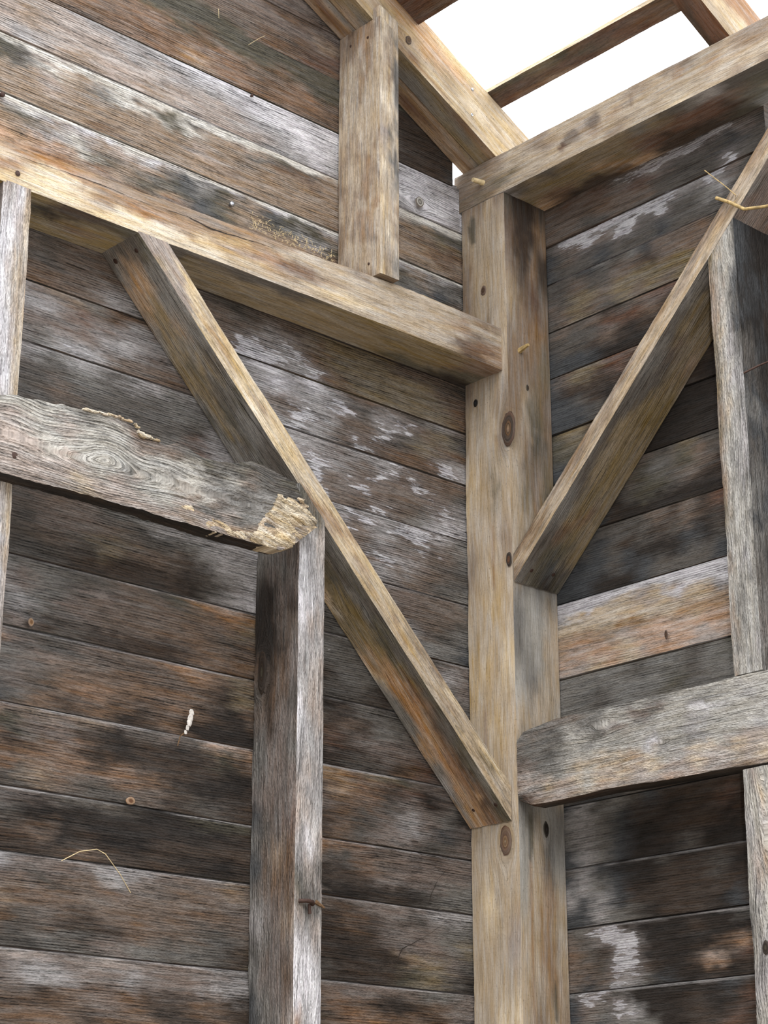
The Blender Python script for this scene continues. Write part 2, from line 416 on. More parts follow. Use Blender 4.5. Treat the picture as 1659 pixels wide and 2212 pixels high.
# left wall (plane y = 0): the courses below the frame are one structure mesh, every visible course is a board
BT = .022
def rtop(x): return 4.216 - .514 * x
wall_left = timber('wall_left', (-1.95, .002, 1.792), (1, 0, 0), (0, 0, -1), YN, 0, 1.97, 1.795, BT, M_SIDE,
                   {'F': ['mdbmdbkdm', 'bdkdmmbd', 'dkdmdbdk']}, res=.05, rough=.003)
set_props(wall_left, kind='structure', label='weathered board wall on the left, gable side')
LB = [  # z top, z bottom, lip, rows of stain and weathering from top to bottom (x from -1.5 to -0.15)
    (4.75, 4.61, 0, ['mumumum']),
    (4.61, 4.48, 0, ['mumumum']),
    (4.48, 4.355, 0, ['mumbummumbm']),
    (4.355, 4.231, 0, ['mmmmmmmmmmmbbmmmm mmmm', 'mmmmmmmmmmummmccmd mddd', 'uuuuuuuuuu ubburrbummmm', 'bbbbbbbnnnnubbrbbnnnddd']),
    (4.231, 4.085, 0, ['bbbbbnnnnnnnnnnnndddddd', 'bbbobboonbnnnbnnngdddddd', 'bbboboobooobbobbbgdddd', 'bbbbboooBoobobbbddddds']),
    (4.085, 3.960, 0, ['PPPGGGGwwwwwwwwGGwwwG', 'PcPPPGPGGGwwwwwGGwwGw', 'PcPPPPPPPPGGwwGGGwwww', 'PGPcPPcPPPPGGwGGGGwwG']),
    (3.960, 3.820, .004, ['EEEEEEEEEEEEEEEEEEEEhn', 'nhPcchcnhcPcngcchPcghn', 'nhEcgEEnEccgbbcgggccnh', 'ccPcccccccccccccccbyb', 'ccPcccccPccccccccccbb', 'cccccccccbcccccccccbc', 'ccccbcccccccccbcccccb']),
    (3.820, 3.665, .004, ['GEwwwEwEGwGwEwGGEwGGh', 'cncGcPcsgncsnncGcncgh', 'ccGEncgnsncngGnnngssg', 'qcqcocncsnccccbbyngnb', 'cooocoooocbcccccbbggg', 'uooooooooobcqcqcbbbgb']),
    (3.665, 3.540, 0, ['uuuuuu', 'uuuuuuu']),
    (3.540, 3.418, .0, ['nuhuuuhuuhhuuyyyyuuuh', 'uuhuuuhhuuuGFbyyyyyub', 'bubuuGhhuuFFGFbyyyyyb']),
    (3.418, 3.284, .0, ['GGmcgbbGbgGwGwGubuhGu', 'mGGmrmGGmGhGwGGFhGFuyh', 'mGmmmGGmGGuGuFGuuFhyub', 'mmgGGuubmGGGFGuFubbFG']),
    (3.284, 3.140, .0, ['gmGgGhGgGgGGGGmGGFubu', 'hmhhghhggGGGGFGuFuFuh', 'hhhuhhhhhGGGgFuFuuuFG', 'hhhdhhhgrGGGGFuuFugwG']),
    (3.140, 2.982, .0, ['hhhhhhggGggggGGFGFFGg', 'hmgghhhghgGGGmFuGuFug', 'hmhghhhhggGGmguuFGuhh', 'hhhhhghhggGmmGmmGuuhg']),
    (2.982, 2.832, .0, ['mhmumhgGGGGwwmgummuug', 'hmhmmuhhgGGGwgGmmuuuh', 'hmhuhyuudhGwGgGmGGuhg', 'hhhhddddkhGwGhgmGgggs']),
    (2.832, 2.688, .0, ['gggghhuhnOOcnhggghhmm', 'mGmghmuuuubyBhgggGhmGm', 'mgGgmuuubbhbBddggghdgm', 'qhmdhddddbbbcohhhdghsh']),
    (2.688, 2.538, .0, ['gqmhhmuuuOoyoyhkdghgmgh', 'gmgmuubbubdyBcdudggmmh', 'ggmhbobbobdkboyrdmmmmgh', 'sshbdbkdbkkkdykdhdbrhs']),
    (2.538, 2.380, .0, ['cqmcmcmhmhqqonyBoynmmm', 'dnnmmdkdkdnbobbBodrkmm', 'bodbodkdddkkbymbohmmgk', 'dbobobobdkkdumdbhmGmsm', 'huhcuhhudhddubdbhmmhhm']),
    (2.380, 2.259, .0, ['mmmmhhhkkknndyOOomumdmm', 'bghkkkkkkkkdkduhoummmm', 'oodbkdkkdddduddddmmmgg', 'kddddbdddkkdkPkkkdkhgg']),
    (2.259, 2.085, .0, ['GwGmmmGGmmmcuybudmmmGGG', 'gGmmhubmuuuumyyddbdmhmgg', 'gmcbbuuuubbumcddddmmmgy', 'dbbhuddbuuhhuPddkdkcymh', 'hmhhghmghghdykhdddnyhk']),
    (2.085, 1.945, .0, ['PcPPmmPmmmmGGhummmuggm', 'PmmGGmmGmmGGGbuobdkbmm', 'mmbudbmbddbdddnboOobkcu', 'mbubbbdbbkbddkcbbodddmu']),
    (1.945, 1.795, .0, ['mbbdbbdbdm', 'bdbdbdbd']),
]
LKN = {13: [((-1.349, 0, 2.700), .007)], 15: [((-1.06, 0, 2.392), .009)], 5: [(-0.2999, 0.0000, 3.9906)]}
lboards = []
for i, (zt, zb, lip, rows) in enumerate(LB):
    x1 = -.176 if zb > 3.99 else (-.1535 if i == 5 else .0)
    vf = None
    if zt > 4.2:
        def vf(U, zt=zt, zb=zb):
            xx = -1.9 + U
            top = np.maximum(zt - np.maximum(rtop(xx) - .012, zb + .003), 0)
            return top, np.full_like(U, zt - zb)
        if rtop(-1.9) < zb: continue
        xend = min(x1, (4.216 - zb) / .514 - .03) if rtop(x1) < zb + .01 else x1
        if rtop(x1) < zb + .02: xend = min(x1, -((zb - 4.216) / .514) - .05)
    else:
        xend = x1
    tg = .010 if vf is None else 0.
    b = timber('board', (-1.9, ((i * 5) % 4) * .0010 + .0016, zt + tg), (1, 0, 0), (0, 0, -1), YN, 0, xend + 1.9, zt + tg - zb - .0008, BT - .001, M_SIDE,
               {'F': rows}, parent=wall_left, res=.0065, wsub=.0045, rough=.0012, edge=.0012, prange=(.40, 1.75), vfun=vf, tone=.80 if i >= 13 else (.90 if i >= 8 else 1.0), lipw={6: .019, 7: .012}.get(i, .0045 if i > 10 else 0.), lipc='E' if i in (6, 7) else 'G', bevel=(lip + .0015) if not tg else 0., tongue=tg,  # lower boards: thin pale highlight painted along the top edge
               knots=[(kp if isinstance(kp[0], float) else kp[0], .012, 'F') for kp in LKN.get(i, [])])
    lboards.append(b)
timber('board', (-.153, .0016, 4.0155), (1, 0, 0), (0, 0, -1), YN, 0, .15, .0535, BT - .001, M_SIDE, {'F': ['ww', 'wG']}, parent=wall_left, res=.011)

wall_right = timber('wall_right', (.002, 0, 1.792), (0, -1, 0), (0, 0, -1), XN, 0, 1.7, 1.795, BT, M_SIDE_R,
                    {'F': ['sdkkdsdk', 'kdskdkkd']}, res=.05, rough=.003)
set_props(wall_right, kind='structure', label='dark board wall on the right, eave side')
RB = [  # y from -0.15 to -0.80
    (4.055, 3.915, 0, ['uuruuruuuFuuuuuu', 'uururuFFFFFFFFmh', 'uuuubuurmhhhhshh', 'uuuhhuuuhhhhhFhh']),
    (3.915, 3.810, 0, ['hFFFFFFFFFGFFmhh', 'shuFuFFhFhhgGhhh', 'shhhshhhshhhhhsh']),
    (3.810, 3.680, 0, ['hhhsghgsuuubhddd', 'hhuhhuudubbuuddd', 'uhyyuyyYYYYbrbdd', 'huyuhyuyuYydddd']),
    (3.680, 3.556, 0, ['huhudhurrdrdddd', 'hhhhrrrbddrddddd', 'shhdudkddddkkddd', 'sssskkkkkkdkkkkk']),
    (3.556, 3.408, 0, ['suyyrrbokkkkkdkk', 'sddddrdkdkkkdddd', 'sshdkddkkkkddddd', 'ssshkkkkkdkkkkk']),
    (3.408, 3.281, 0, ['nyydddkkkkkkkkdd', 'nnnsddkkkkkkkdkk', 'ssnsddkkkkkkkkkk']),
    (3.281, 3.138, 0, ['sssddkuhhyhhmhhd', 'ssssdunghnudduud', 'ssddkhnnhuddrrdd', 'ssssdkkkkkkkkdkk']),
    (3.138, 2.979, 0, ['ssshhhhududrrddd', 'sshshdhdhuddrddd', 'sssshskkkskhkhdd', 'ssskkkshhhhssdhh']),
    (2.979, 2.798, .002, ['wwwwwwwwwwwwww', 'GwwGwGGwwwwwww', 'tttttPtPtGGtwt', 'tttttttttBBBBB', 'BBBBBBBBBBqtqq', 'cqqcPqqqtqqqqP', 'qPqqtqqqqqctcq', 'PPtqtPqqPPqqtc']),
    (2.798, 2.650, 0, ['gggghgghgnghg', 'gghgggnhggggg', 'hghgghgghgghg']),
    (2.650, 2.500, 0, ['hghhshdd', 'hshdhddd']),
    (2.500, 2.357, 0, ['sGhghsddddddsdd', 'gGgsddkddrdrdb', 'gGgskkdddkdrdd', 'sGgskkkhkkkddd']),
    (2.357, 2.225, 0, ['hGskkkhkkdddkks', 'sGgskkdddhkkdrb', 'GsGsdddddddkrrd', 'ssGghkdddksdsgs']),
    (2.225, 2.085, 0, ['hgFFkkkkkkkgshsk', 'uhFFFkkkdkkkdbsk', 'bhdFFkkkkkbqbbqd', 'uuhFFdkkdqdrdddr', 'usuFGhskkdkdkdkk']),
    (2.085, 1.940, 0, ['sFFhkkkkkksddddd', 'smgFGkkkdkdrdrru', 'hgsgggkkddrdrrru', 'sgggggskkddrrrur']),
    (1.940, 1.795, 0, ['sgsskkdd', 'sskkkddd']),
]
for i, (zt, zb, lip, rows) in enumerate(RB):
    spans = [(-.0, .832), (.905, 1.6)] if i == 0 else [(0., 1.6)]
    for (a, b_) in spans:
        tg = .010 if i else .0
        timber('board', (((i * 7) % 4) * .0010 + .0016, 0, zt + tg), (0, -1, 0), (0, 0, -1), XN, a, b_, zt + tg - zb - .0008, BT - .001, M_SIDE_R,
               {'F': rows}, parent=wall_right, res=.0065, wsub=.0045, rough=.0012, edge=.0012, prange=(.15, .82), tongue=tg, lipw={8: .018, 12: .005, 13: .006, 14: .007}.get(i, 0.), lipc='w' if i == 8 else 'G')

# ---------------------------------------------------------------- timbers
W = .15
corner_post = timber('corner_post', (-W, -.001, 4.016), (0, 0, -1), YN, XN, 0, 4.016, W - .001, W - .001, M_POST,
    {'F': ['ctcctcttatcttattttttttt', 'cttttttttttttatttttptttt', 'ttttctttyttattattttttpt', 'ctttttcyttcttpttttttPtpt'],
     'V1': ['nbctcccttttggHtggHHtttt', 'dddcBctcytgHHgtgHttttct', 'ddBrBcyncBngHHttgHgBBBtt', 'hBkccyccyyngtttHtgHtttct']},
    knots=[((-0.1500, -0.1487, 3.3852), .022, 'F'), ((-0.1500, -0.0749, 3.7721), .008, 'F'), ((-0.1500, -0.1102, 2.4073), .018, 'F'), ((-0.0622, -0.1500, 2.4397), .010, 'V1')],
    blobs=[((-0.1500, -0.0552, 2.6886), .05, .006, 'B', 'F'), ((-0.1500, -0.0386, 3.9491), .05, .012, 'n', 'F'), ((-0.1500, -0.0881, 3.0821), .09, .006, 'B', 'F'),
           ((-0.1159, -0.1500, 2.1715), .25, .008, 'B', 'V1'), ((-0.1138, -0.1500, 2.4249), .06, .012, 'n', 'V1'), ((-0.0470, -0.1500, 2.0580), .05, .006, 'n', 'V1'),
           ((-0.1500, -0.1380, 3.3884), .07, .03, 'c', 'F')],
    prange=(.0, 2.1), res=.009, edge=.004, rough=.0010)
set_props(corner_post, 'thick square pale tan post with dark knots standing where the two board walls meet', 'post')

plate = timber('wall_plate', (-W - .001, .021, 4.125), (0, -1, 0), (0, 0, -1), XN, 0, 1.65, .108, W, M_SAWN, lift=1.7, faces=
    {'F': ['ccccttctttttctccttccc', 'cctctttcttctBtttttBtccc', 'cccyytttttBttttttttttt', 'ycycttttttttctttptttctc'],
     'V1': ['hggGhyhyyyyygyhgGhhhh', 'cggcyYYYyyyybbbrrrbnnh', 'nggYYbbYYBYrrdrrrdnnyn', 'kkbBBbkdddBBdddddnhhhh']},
    blobs=[((-0.1510, -0.3767, 4.0735), .042, .022, 'u', 'F'), ((-0.1510, -0.4487, 4.0840), .030, .026, 'u', 'F'), ((-0.1510, -0.3473, 4.0569), .012, .012, 'r', 'F'),
           ((-0.1510, -0.5680, 4.0900), .010, .025, 'c', 'F'), ((-0.1510, -0.7122, 4.0984), .018, .020, 'B', 'F')],
    prange=(0, 1.0), edge=.003)
set_props(plate, 'long horizontal tan beam under the open roof, resting on top of the corner post', 'beam')

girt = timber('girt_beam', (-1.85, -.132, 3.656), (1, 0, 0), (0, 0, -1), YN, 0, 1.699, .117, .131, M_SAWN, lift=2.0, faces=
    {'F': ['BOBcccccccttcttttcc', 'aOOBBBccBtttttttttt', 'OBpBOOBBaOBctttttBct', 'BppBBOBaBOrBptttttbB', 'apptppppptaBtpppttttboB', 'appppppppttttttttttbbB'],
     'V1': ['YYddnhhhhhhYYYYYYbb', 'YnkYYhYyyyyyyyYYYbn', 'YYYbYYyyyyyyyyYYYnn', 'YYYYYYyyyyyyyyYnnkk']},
    blobs=[((-0.7783, -0.1320, 3.5885), .05, .022, 'o', 'F'), ((-0.2046, -0.1320, 3.5782), .05, .018, 'o', 'F'), ((-0.2737, -0.1320, 3.6234), .02, .03, 'B', 'F'),
           ((-0.9307, -0.1320, 3.6377), .14, .012, 'B', 'F'), ((-1.1077, -0.1320, 3.6630), .12, .014, 'B', 'F'), ((-1.4293, -0.1320, 3.5863), .07, .02, 'p', 'F')],
    vfun=lambda U: (np.interp(U, [0, .3, 1.15, 1.4, 1.70], [.034, .034, .010, .000, .004]), np.full_like(U, .117) + np.interp(U, [0, .3, 1.1, 1.7], [.010, .010, .0, .0])),
    prange=(.30, 1.70), edge=.0045)
set_props(girt, 'horizontal golden tan beam with brown streaks and a long crack, crossing the left wall', 'beam')

bd = np.array([.7030, 0, -.7112]); bv = np.array([-.7112, 0, -.7030])
BP = np.array([-1.222, -.132, 3.532])            # point on the lower front arris
under_n = bv
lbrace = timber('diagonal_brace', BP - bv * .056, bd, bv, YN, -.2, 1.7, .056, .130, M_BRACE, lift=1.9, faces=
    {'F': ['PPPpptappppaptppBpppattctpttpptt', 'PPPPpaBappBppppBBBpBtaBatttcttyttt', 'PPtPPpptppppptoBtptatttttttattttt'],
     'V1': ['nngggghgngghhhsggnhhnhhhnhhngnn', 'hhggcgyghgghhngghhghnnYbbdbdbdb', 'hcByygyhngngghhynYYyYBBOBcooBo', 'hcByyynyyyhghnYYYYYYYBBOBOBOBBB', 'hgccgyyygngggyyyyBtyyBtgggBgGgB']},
    cut0=((0, 0, 3.536), (0, 0, 1)), cut1=((-W - .003, 0, 0), (1, 0, 0)), edge=.003, prange=(0, 1.5),
    knots=[((-0.5677, -0.0300, 3.0028), .02, 'V1')])
set_props(lbrace, 'diagonal brace, pale front edge, orange stained underside, from golden beam down to corner post', 'brace')

rd = np.array([0, -.7124, .7018]); rv = np.array([0, -.7018, -.7124])
RP = np.array([-W, -.153, 3.003])
rbrace = timber('diagonal_brace', RP - rv * .048, rd, rv, XN, -.1, 1.50, .048, .149, M_BRACE, lift=1.6, faces=
    {'F': ['gcctccctcctctccctcc', 'ctcttctcttttcttctct', 'ctttttttttttttttttt'],
     'V1': ['ghhhgghhhhhhgghhggggmmgmm', 'nnnbyYyyyyyhhuyyyhhmmmmgm', 'ksnybYYYyYYyyyyyyymmummm', 'nhyyyyyyyyYYycyyyyymmrumr']},
    cut0=((0, -.1535, 0), (0, 1, 0)), cut1=((0, 0, 4.0165), (0, 0, 1)), edge=.003, prange=(0, 1.15))
set_props(rbrace, 'grey-brown diagonal brace rising rightwards from the corner post before the dark wall', 'brace')

lpost = timber('short_rail_post', (-.789, -.0015, 3.12), (0, 0, -1), YN, XN, 0, 3.12, .1425, .070, M_GREY, lift=1.12, faces=
    {'F': ['gsghkkdbhuggmsgsgGhgssg', 'gggmkkkdddmmmhuumgmggm', 'gmmgmudbbmmmmmcbmmmmgg', 'gmbmmdummhmgmmrbbbcmbmPc'],
     'V1': ['nnGwwwwGGGwwGGPPGGnPGwwwqw', 'unGGGwPGGPPGGPGPwPhhGwwwGw', 'nnPPGGPGPPPPGGGGPhmgPGwwwG']},
    cut0=((BP[0], 0, BP[2] - .005), (.7112, 0, .7030)), edge=.007, prange=(.05, 1.2), rough=.0016,
    knots=[((-0.7890, -0.0300, 2.6978), .022, 'F')],
    blobs=[((-0.7890, -0.0399, 2.7763), .06, .035, 'k', 'F'), ((-0.7890, -0.0319, 2.6875), .03, .018, 'd', 'F')])
set_props(lpost, 'weathered grey post with whitened right face, standing under the broken end of the jagged plank', 'post')

lstud = timber('wall_stud', (-1.547, -.132, 3.536), (0, 0, -1), (1, 0, 0), YN, 0, 3.536, .066, .130, M_GREY,
    {'F': ['PwwwPPwPwPwGwww', 'PwPwwPPwPwPwwww', 'wPtPwPtwwPwwGww', 'ctctttttPPPPwww'], 'V0': ['mPmP']},
    prange=(0, 1.4), edge=.004)
set_props(lstud, 'pinkish grey stud at the left edge of the photo, under the golden beam', 'post')

# short post above the girt, notched over the rafter
under = lambda x: 4.055 - .514 * x
spost = bpy.data.objects.new('gable_stud', None); COL.objects.link(spost); spost.location = (-.564, 0, 3.66)
spost.empty_display_size = .1
set_props(spost, 'short upright tan post on the golden beam, reaching up to the sloping rafter', 'post')
SPF = {'F': ['cctctctttcctccctcc', 'bccttttttcttcttcttcc', 'BBtcBctttcttctBcttcc', 'BBcBcttttttcBctBBctcc', 'ctttttttttcttctBttcttc'],
       'V1': ['tptttpttPtpttpttttp', 'ttctcptthttgtttptct', 'tgtghgtgtthgtctctgt']}
timber('shaft', (-.564, -.001, 4.45), (0, 0, -1), YN, XN, 0, .82, .149, .059, M_SAWN, SPF, parent=spost,
       cut0=((0, 0, under(0) - .004), (.514, 0, 1)), cut1=((0, 0, 3.655), (0, 0, 1)), edge=.003, prange=(.12, .79))
timber('lap', (-.564, -.1252, 4.45), (0, 0, -1), YN, XN, 0, .2, .0242, .059, M_SAWN,
       {'F': ['tct', 'ttc'], 'V1': ['ttptc', 'tgttp']}, parent=spost,
       cut0=((-.564, 0, under(-.564) + .026), (.42, 0, 1)), cut1=((0, 0, under(0) - .006), (.514, 0, 1)), edge=.003, prange=(0, .2))

# rafters
rdir = np.array([1, 0, -.514]); rdir /= np.linalg.norm(rdir); rvv = np.array([-.514, 0, -1.]); rvv /= np.linalg.norm(rvv)
def rafter(y0, thick, faces, label, x0=-2.6, x1=.34, knots=(), blobs=(), mat=None, name='rafter', prange=(1.55, 2.9)):
    o = timber(name, (x0, y0, rtop(x0)), rdir, rvv, YN, 0, (x1 - x0) / rdir[0], .1435, thick, mat or M_RAFT, faces, knots=knots, blobs=blobs,
               prange=prange, edge=.003, lift=1.45)
    return set_props(o, label, 'rafter')
rafter(-.122, .0605, {'F': ['oBAAAAAAAApptt', 'BoBAAAAAAAAAtpt', 'BoBAABAAApaAtptp', 'BoBBABtAttBtttppt', 'BABAtcptBtpcpptpp'],
                     'V1': ['ccccccccyyyybcc', 'ccccccccygygygyc', 'cccccccycyggyyy']},
       'bright orange-tan sloping rafter with a dark knot and two steel nails', knots=[((-0.4450, -0.1220, 4.3355), .009, 'F')],
       blobs=[((-0.4282, -0.1220, 4.2930), .03, .012, 'o', 'F'), ((-0.3706, -0.1220, 4.2585), .07, .008, 'B', 'F')])
rafter(-.0590, .0560, {'F': ['cccc'], 'V1': ['gcgccgggggccyg', 'gPgggPcccycccc', 'crbcbcrBcrbccrbBbc', 'cctccctcccbcccrccct', 'cPccccPcccccccc']},
       'dull brown second rafter pressed between the bright rafter and the left wall, dark streak below')
rafter(-.857, .058, {'F': ['qqccBqqcqBAAqqcqBq', 'qqBqqccdBqAqqBPcBcq', 'PPqqcdcqqqqBPcBBBPp', 'PPPqqqPcPqqPPPpPPtt'],
                    'V1': ['rrrddrdbrrddbrbr', 'rddrrddrdrrdrddr', 'bdddrrkdrdrrdrrd']},
       'brown rafter at the upper right corner of the photo, rough lit side face', prange=(1.8, 2.75))

# purlins
def purlin(xc0, xc1, off, ya, yb, thick, faces, label, mat=None):
    wv = np.array([1, 0, -.514]); L_ = np.linalg.norm(wv); wv = wv / L_
    nn = np.array([-.514, 0, -1.]); nn = nn / np.linalg.norm(nn)   # front = underside
    width = (xc1 - xc0) * L_
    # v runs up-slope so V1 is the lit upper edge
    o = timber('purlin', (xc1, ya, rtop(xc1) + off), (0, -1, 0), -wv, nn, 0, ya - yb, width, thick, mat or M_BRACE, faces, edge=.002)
    return set_props(o, label, 'purlin')
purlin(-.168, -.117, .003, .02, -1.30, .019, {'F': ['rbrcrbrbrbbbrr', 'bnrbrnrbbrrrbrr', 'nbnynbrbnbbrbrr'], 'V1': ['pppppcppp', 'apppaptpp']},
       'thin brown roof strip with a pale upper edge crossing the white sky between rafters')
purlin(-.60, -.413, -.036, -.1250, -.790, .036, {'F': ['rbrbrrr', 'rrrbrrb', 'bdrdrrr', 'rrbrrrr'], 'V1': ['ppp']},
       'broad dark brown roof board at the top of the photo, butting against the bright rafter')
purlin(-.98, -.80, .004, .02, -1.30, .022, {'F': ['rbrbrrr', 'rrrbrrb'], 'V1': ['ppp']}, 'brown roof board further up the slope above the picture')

# right rail and studs
rrail = timber('plank_rail', (-W - .002, -.152, 2.66), (0, -1, 0), (0, 0, -1), XN, 0, 1.3, .19, .045, M_GREY,
    {'F': ['ggguugggHgHHHHHHH', 'ugugHggHHmmmHHgHHGHH', 'ugghHHgmmHgHHHwGHHHH', 'mmggHgHHHHHHGHHHGH', 'umggHHHHHHwGHgGHHHGG', 'mPggHttttBttHGttHPPPH', 'cPPtPtHtBtPttPPtPPtPtP', 'hrcPPctcPcPPPqPqPPcPtP'],
     'V1': ['rdd', 'dkd']},
    vfun=lambda U: (np.interp(U, [0, .02, .05, .13, .3, 1.3], [.030, .014, .008, .001, .004, .006]), np.interp(U, [0, .04, .2, .25, .7, 1.3], [.168, .184, .184, .182, .196, .200])),
    prange=(0, .72), edge=.005, rough=.002, knots=[((-0.1500, -0.5681, 2.5569), .006, 'F'), ((-0.1500, -0.4041, 2.6208), .01, 'F')])
set_props(rrail, 'pale grey weathered horizontal plank on the right, its squared end against the corner post', 'plank')

rstud = timber('wall_stud', (-W + .001, -.762, 4.2), (0, 0, -1), YN, XN, 0, 1.545, .075, .147, M_GREY,
    {'F': ['YcccYyYcycccyHcHHcHc', 'tHHcHtHtHtHHHHHHHHHgHgHH', 'HHgHHGGHGHHGHGHHHHGHHHHHH', 'ggshshgGGgGGGgHgHHgHHHGH'],
     'V1': ['sskskhhhsgshggsgghggmgh', 'kkskkskkshsshsskkshssms', 'kkkdkkdkkkkdkkdkskdkdks']},
    cut0=(RP - np.array([0, 0, .0015]), (0, .7018, .7124)), cut1=((0, 0, 2.6575), (0, 0, 1)), edge=.004, prange=(.6, 1.55), rough=.0016)
set_props(rstud, 'upright grey stud between the rising brace and the pale plank, dark side face', 'post')
rstud2 = timber('wall_stud', (-W + .001, -.766, 2.463), (0, 0, -1), YN, XN, 0, 2.463, .075, .147, M_SWIRL,
    {'F': ['HHGHHgHGHH', 'PHHPGHGGHH', 'HtPHcHHGHtHH', 'HHHHgHHcHHH'], 'V1': ['shsk', 'kskk']}, edge=.004, prange=(0, .55),
    knots=[((-0.1500, -0.8207, 2.4524), .022, 'F', 3.5)])
set_props(rstud2, 'light grey stud at the lower right edge of the photo, beneath the pale plank', 'post')

# broken plank rail on the left
TOPX = [(-1.5538, 3.0610), (-1.5089, 3.0692), (-1.4425, 3.0758), (-1.4007, 3.0799), (-1.3477, 3.0842), (-1.2937, 3.0896), (-1.2604, 3.0842), (-1.2377, 3.0748), (-1.2261, 3.0662), (-1.1868, 3.0669), (-1.1752, 3.0622), (-1.1416, 3.0771), (-1.1125, 3.0709), (-1.0771, 3.0613), (-1.0418, 3.0615), (-0.9943, 3.0699), (-0.9462, 3.0854), (-0.8968, 3.0828), (-0.8529, 3.0735), (-0.8275, 3.0645), (-0.8144, 3.0399), (-0.7924, 3.0164), (-0.7703, 2.9857)]
BOTX = [(-1.5425, 2.9075), (-1.3903, 2.9110), (-1.2296, 2.9108), (-1.0599, 2.9068), (-0.9294, 2.9074), (-0.8708, 2.9088), (-0.8315, 2.9338), (-0.8005, 2.9612), (-0.7703, 2.9857)]
FY = -.185
tx = np.array([p[0] for p in TOPX]); tz = np.array([p[1] for p in TOPX]); bx_ = np.array([p[0] for p in BOTX]); bz = np.array([p[1] for p in BOTX])
X0R = -1.95
def rail_v(U):
    x = X0R + U
    t = 3.14 - np.interp(x, tx, tz) + .0018 * noise2(x * 60, x * 0, 3) ; b_ = 3.14 - np.interp(x, bx_, bz) + .001 * noise2(x * 90, x * 0, 5)
    return t, np.maximum(b_, t + .004)
KR = (-1.29, -.185, 2.99)
def rail_relief(U, S):
    x = X0R + U
    rot = np.clip((x + 1.15) / .3, 0, 1)
    edge_ = np.exp(-((3.14 - S - np.interp(x, tx, tz)) / .018) ** 2)
    return .0018 * noise2(U * 22, S * 170, 61) * (1 + rot) + .003 * rot * noise2(U * 35, S * 50, 62) - .004 * edge_ * np.clip((x + 1.42) / .1, 0, 1)
brail = timber('broken_plank_rail', (X0R, FY, 3.14), (1, 0, 0), (0, 0, -1), YN, 0, tx[-1] - X0R, .2, .040, M_SWIRL,
    {'F': ['HHHHhHuuuhnhnhhnhh', 'PHHPHHHPHHHhHughhnh', 'PPHHHHHHHgHgghhggghg', 'PPHPHHHgHHuHuggghggg', 'PPPPPHPPHHPggPgggggg', 'PPPPtPPPPPcPPcccPPaa'],
     'V1': ['kkdkkkdkk', 'dkkdkdk']},
    vfun=rail_v, relief=rail_relief, prange=(.42, 1.20), res=.006, wsub=.006, edge=.003, rough=.002, knots=[((-1.3075, -0.1850, 2.9838), .034, 'F', 2.6)])
set_props(brail, 'grey weathered horizontal plank on the left with jagged top edge and broken yellow end', 'plank')

